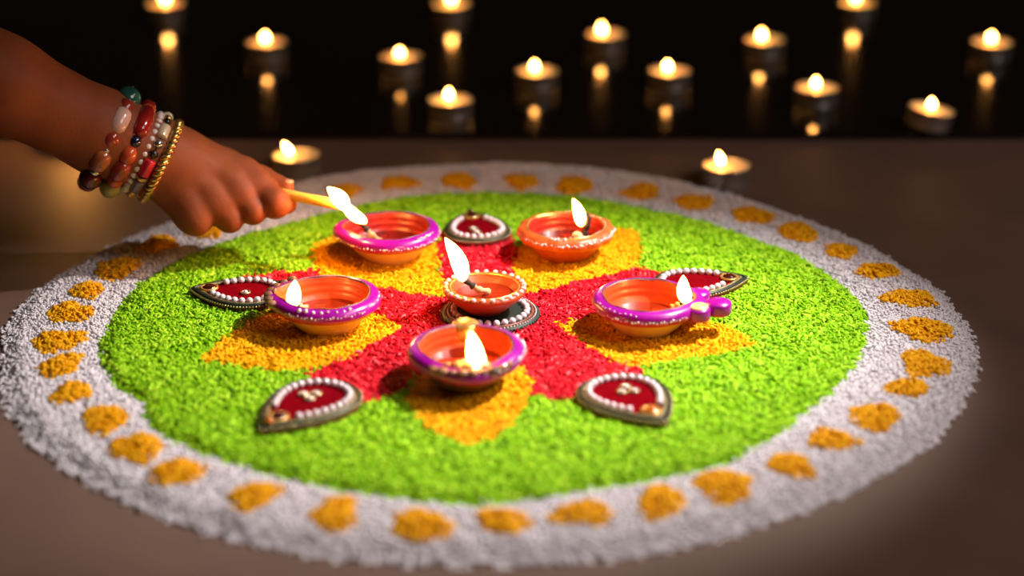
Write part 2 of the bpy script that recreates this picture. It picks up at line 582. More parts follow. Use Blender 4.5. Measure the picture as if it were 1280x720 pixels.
def classify(x, y):
    """0 none, 1 white, 2 green, 3 red, 4.. petals"""
    jx = x + 0.22 * noise2(x, y, 4.3, 1)
    jy = y + 0.22 * noise2(x, y, 4.9, 2)
    th = np.arctan2(jy, jx)
    r = np.hypot(jx, jy)
    c = np.where(r < R_OUT(th) + 0.12 * noise2(x, y, 5.1, 6), 1, 0)
    c = np.where(r < R_INN(th), 2, c)
    c = np.where(inside(jx, jy, RED), 3, c)
    for i, k in enumerate('ABCDE'):
        c = np.where(inside(jx, jy, PETALS[k]), 4 + i, c)
    return c


# candidate grain positions: jittered grid, 33 per square cm
step = 1 / math.sqrt(33)
gx, gy = np.meshgrid(np.arange(-34, 34, step), np.arange(-35, 34, step))
gx = (gx + rng.uniform(-0.5, 0.5, gx.shape) * step).ravel()
gy = (gy + rng.uniform(-0.5, 0.5, gy.shape) * step).ravel()
jit = rng.normal(0, 0.09, (2, gx.size))                       # a few grains stray over the borders
cls = classify(gx + jit[0], gy + jit[1])
# beds below the grains
bs = 0.5
bx, by = np.meshgrid(np.arange(-34, 34.01, bs), np.arange(-35, 34.01, bs))
bcls = classify(bx[:-1, :-1] + bs / 2, by[:-1, :-1] + bs / 2)


def bed(ids, drop=0.16):
    sel = np.isin(bcls, ids)
    idx = -np.ones(bx.shape, int)
    fs = []
    vs = []

    def vid(i, j):
        if idx[i, j] < 0:
            idx[i, j] = len(vs)
            x, y = bx[i, j], by[i, j]
            vs.append((x, y, max(0.02, float(height(np.array(x), np.array(y))) - drop)))
        return int(idx[i, j])
    for i, j in zip(*np.nonzero(sel)):
        fs.append((vid(i, j), vid(i, j + 1), vid(i + 1, j + 1), vid(i + 1, j)))
    return np.array(vs), fs


def rice_region(name, ids, mat, hl, hw, keep=1.0, make=rice_object):
    s_ = np.isin(cls, ids) & (rng.random(cls.size) < keep)
    p = np.stack([gx[s_], gy[s_]], 1)
    z = height(p[:, 0], p[:, 1]) + rng.normal(0, 0.05, len(p)) - 0.03
    z = np.maximum(z, 0.08)
    bv, bf = bed(ids, 0.1 if ids == [1] else 0.16)
    c = p.mean(0)
    return make(name, p, z, bv, bf, mat, hl, hw, (float(c[0]), float(c[1]), 0.0))


tag(rice_region('white_rice_ring', [1], R_WHITE, 0.155, 0.088), 'broad outer ring of white rice around the green field', 'rice', kind='stuff')
tag(rice_region('green_rice_field', [2], R_GREEN, 0.25, 0.095), 'bright green rice filling the round inside of the rangoli', 'rice', kind='stuff')
tag(rice_region('red_rice_star', [3], R_RED, 0.25, 0.09), 'crimson red rice star around the central lamp', 'rice', kind='stuff')
PET_LABEL = {
    'A': 'yellow rice petal under the purple lamp being lit by the candle',
    'B': 'yellow rice petal under the orange lamp at back right',
    'C': 'yellow rice petal under the purple lamp with round knobs on the right',
    'D': 'yellow rice petal at the front, under the lamp facing the viewer',
    'E': 'yellow rice petal under the purple lamp at far left',
}
for i, k in enumerate('ABCDE'):
    tag(rice_region('yellow_rice_petal', [4 + i], R_YELLOW, 0.24, 0.09, make=mound_object), PET_LABEL[k], 'rice', 'yellow rice petals of the star')

# turmeric spots on the white ring, each a small mound
ORD = ['first', 'second', 'third', 'fourth', 'fifth', 'sixth', 'seventh', 'eighth', 'ninth', 'tenth', 'eleventh', 'twelfth']


def spot_label(i):
    n = len(SPOTS)
    if i == 13:
        return 'rightmost yellow rice spot on the white ring'
    if i == 22:
        return 'wide yellow rice spot on the white ring nearest the viewer'
    if i == 30:
        return 'leftmost yellow rice spot on the white ring'
    if i == 33:
        return 'yellow rice spot on the white ring darkened by the hand\'s shadow'
    if i == 34:
        return 'yellow rice spot on the ring just behind the hand\'s shadow'
    if i == 35:
        return 'yellow rice spot on the ring peeping out below the hand'
    if i == 0:
        return 'yellow rice spot on the ring right behind the held candle\'s flame'
    if i < 13:
        return f'yellow rice spot on the ring, {ORD[i - 1]} clockwise after the one behind the candle'
    if i < 22:
        return f'yellow rice spot on the ring, {ORD[i - 14]} clockwise after the rightmost one'
    if i < 30:
        return f'yellow rice spot on the ring, {ORD[i - 23]} clockwise after the one nearest the viewer'
    return f'yellow rice spot on the ring, {ORD[i - 31]} clockwise after the leftmost one'


for i, (px, py, a, b) in enumerate(SPOTS):
    cx, cy = ground(px, py, 0.75)
    xa, _ = ground(px + a, py, 0.75)
    _, yb = ground(px, py - b, 0.75)
    A, B = xa - cx, yb - cy
    area = PI * A * B
    n = int(area * 34)
    t = rng.uniform(0, 2 * PI, n)
    ed = 1 + 0.13 * np.sin(2 * t + i * 1.3) + 0.1 * np.sin(3 * t + i * 2.1) + 0.06 * np.sin(5 * t + i)
    q = np.sqrt(rng.random(n))
    x = cx + A * q * ed * np.cos(t)
    y = cy + B * q * ed * np.sin(t)
    dome = 0.26 * (1 - q ** 2.2)
    z = height(x, y) + 0.06 + dome + rng.normal(0, 0.03, n)
    bv, bf = [], []
    nt_ = 24
    tt = np.arange(nt_) * 2 * PI / nt_
    ee = 1 + 0.13 * np.sin(2 * tt + i * 1.3) + 0.1 * np.sin(3 * tt + i * 2.1) + 0.06 * np.sin(5 * tt + i)
    for q_ in (0.95, 0.7, 0.4, 0.05):
        xx = cx + A * q_ * ee * np.cos(tt)
        yy = cy + B * q_ * ee * np.sin(tt)
        zz = height(xx, yy) + 0.26 * (1 - q_ ** 2.2) - 0.04
        bv += list(zip(xx, yy, zz))
    for r_ in range(3):
        for k in range(nt_):
            a0, a1 = r_ * nt_ + k, r_ * nt_ + (k + 1) % nt_
            bf.append((a0, a1, a1 + nt_, a0 + nt_))
    bf.append(tuple(3 * nt_ + k for k in range(nt_)))
    o = mound_object('yellow_rice_spot', np.stack([x, y], 1), z, np.array(bv), bf, R_SPOT, 0.2, 0.09, (cx, cy, 0.5))
    tag(o, spot_label(i), 'rice', 'yellow rice spots on the white ring')


# ------------------------------------------------------------------ diyas
def spouted(amount, width, low=0.0, up=0.0, zfull=2.3):
    """radial stretch towards local +x for a pouring lip"""
    def fn(th, r, z):
        t = (th + PI) % (2 * PI) - PI
        g = math.exp(-(t / width) ** 2)
        k = max(0.0, min(1.0, z / zfull))
        return r + amount * g * (r / 3.2) * (0.25 + 0.75 * k), z + g * k * up
    return fn


def diya(loc, ang, label, R=3.3, H=2.5, rim='purple', inner='terra', oil='oil', lower='magenta', spout=0.9, swidth=0.42, up=-0.05, oil_z=1.25, scallop=0, dots=None, foot='cream', trim='dark_edge'):
    k = R / 3.3
    h = H / 2.5
    d = thing('oil_lamp', loc, label, 'oil lamp', 'clay oil lamps on the rangoli', math.radians(ang))
    sp = spouted(spout, swidth, up=up, zfull=H)

    def fn(th, r, z):
        rr, zz = sp(th, r, z)
        if scallop:
            w_ = max(0, (r / k - 2.7) / 0.7)
            rr += 0.09 * w_ * math.cos(scallop * th)
        return rr, zz

    def P(l):
        return [(r * k, z * h) for r, z in l]
    MB().lathe(P([(1.4, 0), (1.56, 0.02), (1.7, 0.12), (2.05, 0.5), (2.4, 0.95), (2.72, 1.36), (2.98, 1.66)]), 56, fn, cap1=False).build('bowl', M[foot], d)
    MB().lathe(P([(2.9, 1.5), (3.06, 1.53), (3.22, 1.62), (3.34, 1.76), (3.4, 1.86)]), 72, fn, cap0=False, cap1=False).build('lower_band', M[lower], d)
    MB().lathe(P([(3.4, 1.86), (3.42, 1.98), (3.39, 2.18), (3.28, 2.36), (3.08, 2.46), (2.8, 2.5)]), 72, fn, cap0=False, cap1=False).build('rim', M[rim], d)
    MB().lathe(P([(2.82, 2.47), (2.8, 2.53), (2.72, 2.53), (2.66, 2.44)]), 72, lambda th, r, z: (fn(th, r, z)[0] + 0.03 * math.sin(7 * th), fn(th, r, z)[1] + 0.02 * math.sin(11 * th + 1)), cap0=False, cap1=False).build('inner_edge', M[trim], d)
    MB().lathe(P([(2.68, 2.48), (2.62, 2.25), (2.55, 2.12), (2.58, 2.04), (2.5, 1.85), (2.42, 1.66), (2.45, 1.58), (2.36, 1.4), (2.05, 0.95), (1.5, 0.65), (0.05, 0.57)]), 56, fn, cap0=False).build('lining', M[inner], d)
    zr = oil_z / 2.3
    ro = 2.36 + (oil_z - 1.4) * 0.34
    MB().lathe([(ro * k, oil_z * h - 0.02), ((ro - 0.06) * k, oil_z * h - 0.03), (0.05, oil_z * h - 0.03)], 48, fn).build('oil', M[oil], d)
    # painted glitter strokes on the shoulder of the rim: little proud flecks, one piece of ornament
    if dots:
        mb = MB()
        for a0, a1, n_, rr, zz, size in dots:
            for q in range(n_):
                th = math.radians(a0 + (a1 - a0) * q / max(1, n_ - 1) + rng.uniform(-1, 1))
                r_, z_ = fn(th % (2 * PI), rr * k, (zz + 0.17 + 0.05 * math.sin(q * 1.9)) * h)
                s_ = size * rng.uniform(0.7, 1.6)
                mb.ball((r_ * math.cos(th), r_ * math.sin(th), z_), s_, 6, 4)
        mb.build('glitter_trim', M['glitter'], d)
    return d


def local(d, p):
    """world cm point -> local cm of the thing"""
    v = Vector(p) - d.location / CM
    return Matrix.Rotation(-d.rotation_euler[2], 3, 'Z') @ v


def add_wick(d, pts, rad, char_from=0.5):
    """pts world cm; lower part cotton, upper part charred"""
    pts = [local(d, p) for p in pts]
    # resample
    out = []
    for i in range(len(pts) - 1):
        for q in range(5):
            out.append(pts[i].lerp(pts[i + 1], q / 5))
    out.append(pts[-1])
    n_ = len(out)
    c = max(2, int(n_ * char_from))
    r = [rad * (1 + 0.25 * math.sin(i * 1.7)) for i in range(n_)]
    wk = MB().tube(out[:c + 1], r[:c + 1]).build('wick', M['cotton'], d)
    MB().tube(out[c:], [x * (1.1 - 0.4 * i / max(1, n_ - c)) for i, x in enumerate(r[c:])]).build('charred_tip', M['char'], wk)


def add_flame(d, base, tip, width, bend=0.0):
    flame_mesh(local(d, base), local(d, tip), width, bend).build('flame', M['flame'], d)


Z0 = 0.62


def spot_of(px, py, z=Z0):
    x, y = ground(px, py, z)
    return (x, y, z)


WHITE_STROKES = [(-150, -60, 20, 3.43, 1.78, 0.055), (-40, 25, 14, 3.36, 2.02, 0.075), (40, 150, 26, 3.42, 1.8, 0.055)]
# A: purple, being lit
A = diya(spot_of(488, 324), 172, 'purple-rimmed clay oil lamp at back left being lit by the candle', R=3.35, H=2.5, inner='terra_red', oil='oil', spout=0.55, swidth=0.5, dots=[(-178, -30, 34, 3.43, 1.84, 0.06), (95, 190, 30, 3.43, 1.8, 0.06), (140, 165, 9, 3.2, 2.24, 0.09), (10, 90, 18, 3.43, 1.8, 0.05)], oil_z=1.3)
aY = A.location.y / CM
add_wick(A, [at(478, 304, aY), at(464, 293, aY - 0.2), at(456, 284, aY - 0.2), at(441, 268, aY - 0.2)], 0.2, 0.55)
add_flame(A, at(458, 279, aY - 0.2), at(424, 246, aY - 0.2), 0.85, -0.2)
# B: orange flower lamp
B = diya(spot_of(706, 322), 28, 'orange scalloped clay oil lamp with gold flecks at back right', R=3.2, H=2.4, trim='gold', rim='orange', inner='terra_red', oil='oil', lower='orange', foot='orange', spout=0.25, swidth=0.5, scallop=14, dots=[(-175, -95, 30, 3.36, 1.95, 0.07), (-140, -120, 9, 3.02, 2.3, 0.1), (-92, -25, 26, 3.36, 1.98, 0.085), (-120, 60, 26, 2.78, 2.36, 0.045)], oil_z=1.35)
bY = B.location.y / CM
add_wick(B, [at(716, 300, bY), at(728, 298, bY + 0.1), at(732, 288, bY + 0.2), at(736, 274, bY + 0.2), at(733, 267, bY + 0.2)], 0.2, 0.35)
MB().ball(local(B, at(721, 297, bY - 0.4)), 0.42, 12, 8, 1.1, 0.9, 1.0).build('cotton_lump', M['cotton'], B)
add_flame(B, at(727, 283, bY + 0.1), at(716, 248, bY + 0.1), 0.85, -0.12)
# C: purple with knobs on the right
C = diya(spot_of(806, 414), -4, 'purple clay oil lamp with two round knobs beside its spout at right', R=3.25, H=2.5, inner='terra', oil='oil_warm', spout=0.5, swidth=0.4, dots=[(-150, -40, 30, 3.42, 1.8, 0.06), (-160, -100, 10, 3.25, 2.2, 0.05), (120, 200, 20, 3.4, 1.9, 0.05)], oil_z=1.15)
for (kx, ky, kr) in ((3.25, -1.35, 0.78), (4.55, -0.35, 0.82), (3.3, 1.2, 0.75)):
    kp = [(0.3 * kr, 1.5), (kr * 0.92, 1.54), (kr, 1.66), (kr, 2.2), (kr * 0.93, 2.32), (0.25 * kr, 2.38)]
    kb = MB().lathe(kp, 24, c=(kx, ky, 0)).build('knob', M['purple'], C)
    if ky < 0 and kx < 4:
        MB().lathe([(kr * 0.82, 2.3), (kr * 0.78, 2.42), (kr * 0.4, 2.46), (0.02, 2.46)], 20, c=(kx, ky, 0)).build('knob_top', M['cream'], kb)
cY = C.location.y / CM
add_wick(C, [at(838, 385, cY), at(848, 381, cY), at(857, 377, cY), at(866, 371, cY)], 0.19, 0.4)
add_flame(C, at(859, 380, cY), at(854, 344, cY), 0.95, 0.1)
# D: front, spout to the viewer
D = diya(spot_of(583, 480), -82, 'purple clay oil lamp at the front with its flame towards the viewer', R=3.35, H=2.6, inner='terra', oil='oil_warm', foot='soot', lower='purple', spout=0.35, swidth=0.55, up=-0.25, dots=[(55, 115, 16, 3.4, 2.0, 0.1), (20, 60, 8, 3.4, 2.0, 0.08)], oil_z=1.3)
dY = D.location.y / CM
for q, (kx, ky, kr) in enumerate(((-3.2, 0.35, 0.85),)):
    MB().lathe([(0.3 * kr, 1.5), (kr, 1.6), (kr * 1.05, 1.95), (kr, 2.45), (kr * 0.8, 2.62), (0.2, 2.66)], 24, lambda th, r, z: (r * (1 + 0.05 * math.cos(9 * th)), z), c=(kx, ky, 0)).build('handle_tab', M['gold'], D)
mb = MB()
for q in range(9):
    th = math.radians(-44 + 11 * q)
    mb.ball((3.15 * math.cos(th) + 0.3, 3.15 * math.sin(th), 2.3), 0.36 + 0.08 * math.sin(q * 2.3), 9, 6, 1, 1, 0.55)
mb.build('burnt_lip', M['soot'], D)
mb = MB()
for kx, ky, kz, kr in ((2.55, -0.75, 2.38, 0.42), (2.7, -0.2, 2.42, 0.38), (2.75, 0.75, 2.4, 0.34), (2.4, -1.35, 2.32, 0.3)):
    mb.ball((kx, ky, kz), kr, 10, 6, 1, 1, 0.7)
mb.build('cotton_lump', M['cotton'], D)
dF = dY - 2.2
add_wick(D, [at(580, 452, dF + 1.2), at(586, 460, dF + 0.3), at(594, 462, dF), at(598, 458, dF)], 0.2, 0.55)
add_flame(D, at(599, 468, dF), at(588, 413, dF), 1.12, -0.14)
# E: left
E_ = diya(spot_of(410, 411), 168, 'purple clay oil lamp at far left, its spout pointing left', R=3.3, H=2.5, inner='terra', oil='oil_warm', spout=0.75, swidth=0.45, dots=[(60, 150, 24, 3.42, 1.95, 0.05), (75, 135, 8, 3.15, 2.26, 0.1), (160, 200, 12, 3.3, 2.12, 0.06)], oil_z=1.2)
eY = E_.location.y / CM
mb = MB()
for q in range(7):
    th = math.radians(-36 + 12 * q)
    mb.ball((3.65 * math.cos(th), 3.5 * math.sin(th), 2.35), 0.34, 9, 6, 1, 1, 0.5)
mb.build('burnt_lip', M['soot'], E_)
add_wick(E_, [at(385, 386, eY), at(374, 383, eY), at(363, 378, eY)], 0.2, 0.5)
add_flame(E_, at(366, 384, eY), at(369, 350, eY), 1.0, 0.0)

# round black plate with pearls, and the small lamp standing on it
px_, py_ = ground(613, 392, 0.9)
plate = thing('round_plate', (px_, py_, 0.55), 'round black beaded plate with pearls under the small central lamp', 'plate')
MB().lathe([(2.7, 0), (3.1, 0.08), (3.18, 0.3), (3.1, 0.5), (2.85, 0.55), (0.05, 0.55)], 56).build('disc', M['blackplate'], plate)
ring = MB()
ring.tube([(2.72 * math.cos(2 * PI * q / 64), 2.72 * math.sin(2 * PI * q / 64), 0.56) for q in range(64)], 0.09, 8, True)
ring.build('rust_cord_ring', M['rust'], plate)
ring = MB()
for q in range(72):
    t = 2 * PI * q / 72
    ring.ball((3.12 * math.cos(t), 3.12 * math.sin(t), 0.36), 0.12, 6, 4)
ring.build('dark_bead_edge', M['darkgreen'], plate)
ring = MB()
for q in range(80):
    t = 2 * PI * q / 80
    ring.ball((2.93 * math.cos(t), 2.93 * math.sin(t), 0.55), 0.065, 6, 4)
ring.build('tiny_bead_ring', M['glitter'], plate)
pearl_me = MB().ball((0, 0, 0), 1.0, 12, 8).build('pearl', M['pearl'])
PEARL = pearl_me.data
bpy.data.objects.remove(pearl_me)


def pearl(parent, c, r, mesh=None, name='pearl'):
    o = bpy.data.objects.new(name, mesh or PEARL)
    COL.objects.link(o)
    o.parent = parent
    o.location = tuple(x * CM for x in c)
    o.scale = (r, r, r)
    return o


for q in range(27):
    t = 2 * PI * q / 27
    pearl(plate, (2.36 * math.cos(t), 2.36 * math.sin(t), 0.66), 0.23)

fx, fy = ground(606, 388, 1.1)
F = thing('small_oil_lamp', (fx, fy, 1.1), 'small terracotta oil lamp with pearl-dotted rim at the very centre', 'oil lamp', 'clay oil lamps on the rangoli')
MB().lathe([(1.1, 0), (1.22, 0.05), (1.5, 0.3), (1.95, 0.7), (2.3, 1.0), (2.55, 1.25), (2.68, 1.45), (2.66, 1.6), (2.5, 1.7), (2.3, 1.7), (2.16, 1.58), (1.98, 1.25), (1.6, 0.85), (1.0, 0.62), (0.05, 0.58)], 56).build('bowl', M['terra'], F)
MB().lathe([(2.27, 1.69), (2.24, 1.75), (2.17, 1.72), (2.16, 1.62)], 56, cap0=False, cap1=False).build('inner_edge', M['gold'], F)
MB().lathe([(1.92, 1.16), (1.86, 1.15), (0.05, 1.15)], 40).build('oil', M['oil_warm'], F)
for q in range(26):
    t = 2 * PI * (q + 0.4) / 26
    pearl(F, (2.52 * math.cos(t), 2.52 * math.sin(t), 1.68), 0.17, name='pearl_dot')
F_Y = fy
add_wick(F, [at(612, 365, F_Y), at(598, 362, F_Y - 0.3), at(588, 355, F_Y - 0.3), at(574, 345, F_Y - 0.3)], 0.2, 0.5)
add_flame(F, at(580, 352, F_Y - 0.3), at(556, 297, F_Y - 0.3), 1.15, -0.22)

# ------------------------------------------------------------------ teardrop plates
TEAR = [
    ('fl', -10.47, -16.07, 7.5, 6.5, 235, 3, 'teardrop maroon velvet plate at front left with orange bead at its tip'),
    ('fr', 8.30, -15.31, 7.0, 6.75, 300, 3, 'teardrop maroon velvet plate at front right with a pearl flower cluster'),
    ('right', 14.10, 2.69, 6.75, 6.0, 15, 0, 'teardrop maroon velvet plate partly behind the knobbed lamp at right'),
    ('left', -16.74, 1.01, 6.5, 6.25, 170, 1, 'teardrop maroon velvet plate at far left beside the left lamp'),
    ('top', -1.21, 13.38, 6.5, 6.0, 100, 2, 'teardrop maroon velvet plate at the back between two lamps'),
]


def tear_pt(L, W, t, s=1.0, inset=0.0):
    """outline point; tip on local +x"""
    x = L / 2 * math.cos(t)
    y = W / 2 * math.sin(t) * (abs(math.sin(t / 2)) ** 0.8)
    cx = -0.12 * L
    return cx + (x - cx) * s, y * s


for kname, cx, cy, L, W, ang, cluster, lab in TEAR:
    t0 = thing('teardrop_plate', (cx, cy, 0.55), lab, 'plate', 'teardrop plates at the star points', math.radians(ang))
    nT = 72
    ts = [2 * PI * (q + 0.001) / nT for q in range(nT)]

    def loop(s, z):
        return [(*tear_pt(L, W, t, s), z) for t in ts]
    MB().rings([loop(0.97, 0), loop(0.98, 0.3), loop(0.98, 0.6)], True, True).build('board', M['maroon'], t0, smooth=False)
    MB().rings([loop(0.97, 0.6), loop(0.95, 0.66), loop(0.5, 0.68), loop(0.02, 0.68)], False, True).build('velvet', M['velvet'], t0)
    MB().tube([(*tear_pt(L, W, t, 0.925), 0.68) for t in ts], 0.14, 8, True).build('green_cord', M['darkgreen'], t0)
    MB().tube([(*tear_pt(L, W, t, 0.845), 0.7) for t in ts], 0.12, 8, True).build('gold_braid', M['braid'], t0)
    mb = MB()
    # tiny beads spaced evenly round the edge
    fine = [Vector((*tear_pt(L, W, 2 * PI * q / 900, 0.985), 0)) for q in range(900)]
    acc = 1.0
    for q in range(900):
        acc += (fine[q] - fine[q - 1]).length
        if acc > 0.2:
            acc = 0
            mb.ball((fine[q].x, fine[q].y, 0.62), 0.085, 6, 4)
    mb.build('tiny_bead_edge', M['tinybead'], t0)
    acc = 1.0
    pts = []
    for q in range(901):
        t = 2 * PI * q / 900
        a_, b_ = tear_pt(L, W, t, 0.735), tear_pt(L, W, t - 2 * PI / 900, 0.735)
        acc += math.hypot(a_[0] - b_[0], a_[1] - b_[1])
        if acc > 0.5 and a_[0] < L * 0.2:
            acc = 0
            pts.append(a_)
    for a_ in pts:
        pearl(t0, (a_[0], a_[1], 0.83), 0.225)
    # stone in a gold ring near the tip
    gx_ = L * 0.285
    MB().tube([(gx_ + 0.52 * math.cos(2 * PI * q / 24), 0.52 * math.sin(2 * PI * q / 24), 0.8) for q in range(24)], 0.1, 8, True).build('stone_setting', M['gold'], t0)
    MB().ball((gx_, 0, 0.78), 0.48, 14, 8, 1, 1, 0.55).build('stone', M['darkstone'] if kname != 'fr' else M['amber'], t0)
    if kname in ('fl', 'top'):
        MB().ball((gx_ + 0.85, 0, 0.85), 0.3 if kname == 'fl' else 0.22, 12, 8).build('orange_bead' if kname == 'fl' else 'dark_bead', M['amber'] if kname == 'fl' else M['darkstone'], t0)
    for q in range(cluster):
        a_ = math.radians(120 * q + 40)
        ccx, ccy = -1.05 + 0.42 * math.cos(a_), (0.4 if kname == 'fr' else -0.45 if kname == 'fl' else 0.0) + 0.42 * math.sin(a_)
        rg = MB().tube([(ccx + 0.27 * math.cos(2 * PI * u / 16), ccy + 0.27 * math.sin(2 * PI * u / 16), 0.76) for u in range(16)], 0.085, 6, True).build('sequin', M['tinybead'], t0)
        MB().ball((ccx, ccy, 0.76), 0.17, 10, 6).build('sequin_pearl', M['pearl'], rg)

# ------------------------------------------------------------------ tealights
def make_tealight():
    t = thing('tealight', (0, 0, 0), '', 'tealight')
    MB().lathe([(1.72, 0.0), (1.84, 0.04), (1.88, 0.14), (1.9, 1.5), (1.98, 1.54), (1.98, 1.59), (1.88, 1.58), (1.84, 1.5), (1.82, 0.2), (0.05, 0.15)], 40).build('cup', M['alu'], t)
    MB().lathe([(1.83, 0.25), (1.83, 1.5), (1.72, 1.47), (1.0, 1.43), (0.25, 1.42), (0.02, 1.42)], 36).build('wax', M['wax'], t)
    MB().tube([(0, 0, 1.3), (0.02, 0, 1.6), (-0.05, 0, 1.8)], [0.08, 0.07, 0.06], 7).build('wick', M['char'], t)
    return t


proto = make_tealight()
# (rim pixel x, y, surface z, flame lean x, flame offset, flame height, label)
TL = [
    (207, 4, SLAB_Z, 0.0, 0.0, 1.9, 'far tealight at the top edge of the dark background, leftmost'),
    (333, 52, SLAB_Z, 0.0, -0.1, 1.3, 'tealight on the black board straight above the hand'),
    (501, 70, SLAB_Z, 0.0, -0.1, 1.1, 'dimmer orange tealight left of the topmost middle one on the black board'),
    (564, 4, SLAB_Z, 0.0, 0.0, 1.9, 'far tealight cut by the top edge near the middle'),
    (563, 124, SLAB_Z, 0.05, -0.15, 1.4, 'nearest tealight on the black board, behind the back teardrop plate'),
    (671, 88, SLAB_Z, 0.0, -0.2, 1.3, 'tealight on the black board directly above the orange lamp, left of a pair'),
    (757, 42, SLAB_Z, -0.1, -0.35, 1.5, 'tealight on the black board above and between two nearer ones, centre right'),
    (837, 88, SLAB_Z, -0.1, -0.15, 1.3, 'tealight on the black board, right one of the level middle pair'),
    (956, 49, SLAB_Z, -0.1, -0.3, 1.4, 'tealight on the black board above the one standing on the brown floor at right'),
    (1072, 2, SLAB_Z, -0.1, -0.2, 1.9, 'far tealight cut by the top edge at right'),
    (1021, 109, SLAB_Z, 0.0, -0.1, 1.3, 'tealight near the board\'s front, with a short reflection below it'),
    (1161, 140, SLAB_Z, -0.2, -0.05, 1.3, 'tilted tealight close to the board\'s front edge at right'),
    (1240, 52, SLAB_Z, 0.0, -0.1, 1.3, 'rightmost tealight on the black board'),
    (370, 193, 0.0, -0.65, -0.35, 1.5, 'tealight on the brown floor right behind the hand'),
    (908, 206, 0.0, -0.35, -0.35, 1.6, 'tealight on the brown floor behind the right of the rice ring'),
]
lights_placed = []
for i, (px, py, z, lean, off, fh, lab) in enumerate(TL):
    t = proto if i == 0 else copy_tree(proto)
    x, y = ground(px, py, z + 1.58)
    t.location = (x * CM, y * CM, z * CM)
    t['label'] = lab
    t['category'] = 'tealight'
    t['group'] = 'lit tealights behind the rangoli'
    for ch in t.children:
        if ch.name.startswith('wick'):
            ch.location.x = off * CM
    if i == 11:
        t.rotation_euler = (0.0, math.radians(9), 0)
        t.location.z += 0.31 * CM
    lights_placed.append((t, off, lean, fh))
for t, off, lean, fh in lights_placed:
    flame_mesh((off, 0, 1.56), (off + lean, 0, 1.56 + fh * 0.72), 0.7).build('flame', M['flame'], t)

# a short votive candle stands behind the forearm: its glow spills over the floor at left
vx, vy = ground(92, 183, 0)
vc = thing('votive_candle', (vx, vy, 0), 'short votive candle on the brown floor hidden behind the forearm', 'candle')
MB().lathe([(1.5, 0), (1.6, 0.06), (1.6, 2.3), (1.52, 2.42), (1.2, 2.4), (0.4, 2.22), (0.02, 2.2)], 36).build('wax_body', M['wax'], vc)
MB().tube([(0, 0, 2.1), (0.02, 0, 2.4), (-0.04, 0, 2.7)], [0.09, 0.08, 0.07], 7).build('wick', M['char'], vc)
flame_mesh((0, 0, 2.5), (0.05, 0, 5.3), 1.5).build('flame', M['flame_bright'], vc)

# ------------------------------------------------------------------ the hand and forearm: one continuous surface
HY = 7.6


def J(px, py, dy, r):
    return at(px, py, HY + dy), r


class Field:
    def __init__(s, lo, hi, h):
        s.lo, s.h = np.array(lo), h
        n_ = np.ceil((np.array(hi) - s.lo) / h).astype(int) + 1
        s.ax = [(s.lo[i] + h * np.arange(n_[i])).astype(np.float32) for i in range(3)]
        s.X, s.Y, s.Z = np.meshgrid(*s.ax, indexing='ij')

    def cone(s, a, b):
        (pa, ra), (pb, rb) = a, b
        d = np.array(pb - pa, np.float32)
        l2 = float(d @ d) + 1e-9
        dx, dy, dz = s.X - pa.x, s.Y - pa.y, s.Z - pa.z
        t = np.clip((dx * d[0] + dy * d[1] + dz * d[2]) / l2, 0, 1)
        return np.sqrt((dx - t * d[0]) ** 2 + (dy - t * d[1]) ** 2 + (dz - t * d[2]) ** 2) - (ra + (rb - ra) * t)

    def chain(s, js, k):
        f = None
        for a, b in zip(js[:-1], js[1:]):
            g = s.cone(a, b)
            f = g if f is None else smin(f, g, k)
        return f


def smin(a, b, k):
    h = np.clip(k - np.abs(a - b), 0, None) / k
    return np.minimum(a, b) - h * h * k * 0.25


def surface_nets(F, f):
    nx, ny, nz = f.shape
    s_ = f < 0
    cnt = np.zeros((nx - 1, ny - 1, nz - 1), np.int8)
    for i in (0, 1):
        for j in (0, 1):
            for k in (0, 1):
                cnt += s_[i:nx - 1 + i, j:ny - 1 + j, k:nz - 1 + k]
    act = np.argwhere((cnt > 0) & (cnt < 8))
    idm = -np.ones(cnt.shape, np.int64)
    idm[tuple(act.T)] = np.arange(len(act))
    acc = np.zeros((len(act), 3))
    num = np.zeros(len(act))
    cs = [(i, j, k) for i in (0, 1) for j in (0, 1) for k in (0, 1)]
    for a in cs:
        for b in cs:
            if sum(b) - sum(a) == 1 and all(q >= p for p, q in zip(a, b)):
                fa = f[tuple((act + a).T)]
                fb = f[tuple((act + b).T)]
                m_ = (fa < 0) != (fb < 0)
                t = np.where(m_, fa / np.where(m_, fa - fb, 1), 0)
                p = np.array(a) + t[:, None] * (np.array(b) - np.array(a))
                acc += np.where(m_[:, None], p, 0)
                num += m_
    V = F.lo + F.h * (act + acc / num[:, None])
    faces = []
    for ax in range(3):
        u, v = (ax + 1) % 3, (ax + 2) % 3
        sl0 = [slice(None)] * 3
        sl1 = [slice(None)] * 3
        sl0[ax] = slice(0, -1)
        sl1[ax] = slice(1, None)
        a, b = s_[tuple(sl0)], s_[tuple(sl1)]
        e = np.argwhere(a != b)
        ok = (e[:, u] > 0) & (e[:, v] > 0) & (e[:, u] < f.shape[u] - 1) & (e[:, v] < f.shape[v] - 1)
        e = e[ok]
        fl_ = a[tuple(e.T)]
        du = np.zeros(3, int)
        du[u] = 1
        dv = np.zeros(3, int)
        dv[v] = 1
        q = np.stack([idm[tuple((e - du - dv).T)], idm[tuple((e - dv).T)], idm[tuple(e.T)], idm[tuple((e - du).T)]], 1)
        q[~fl_] = q[~fl_][:, ::-1]
        faces.append(q)
    return V, np.concatenate(faces)


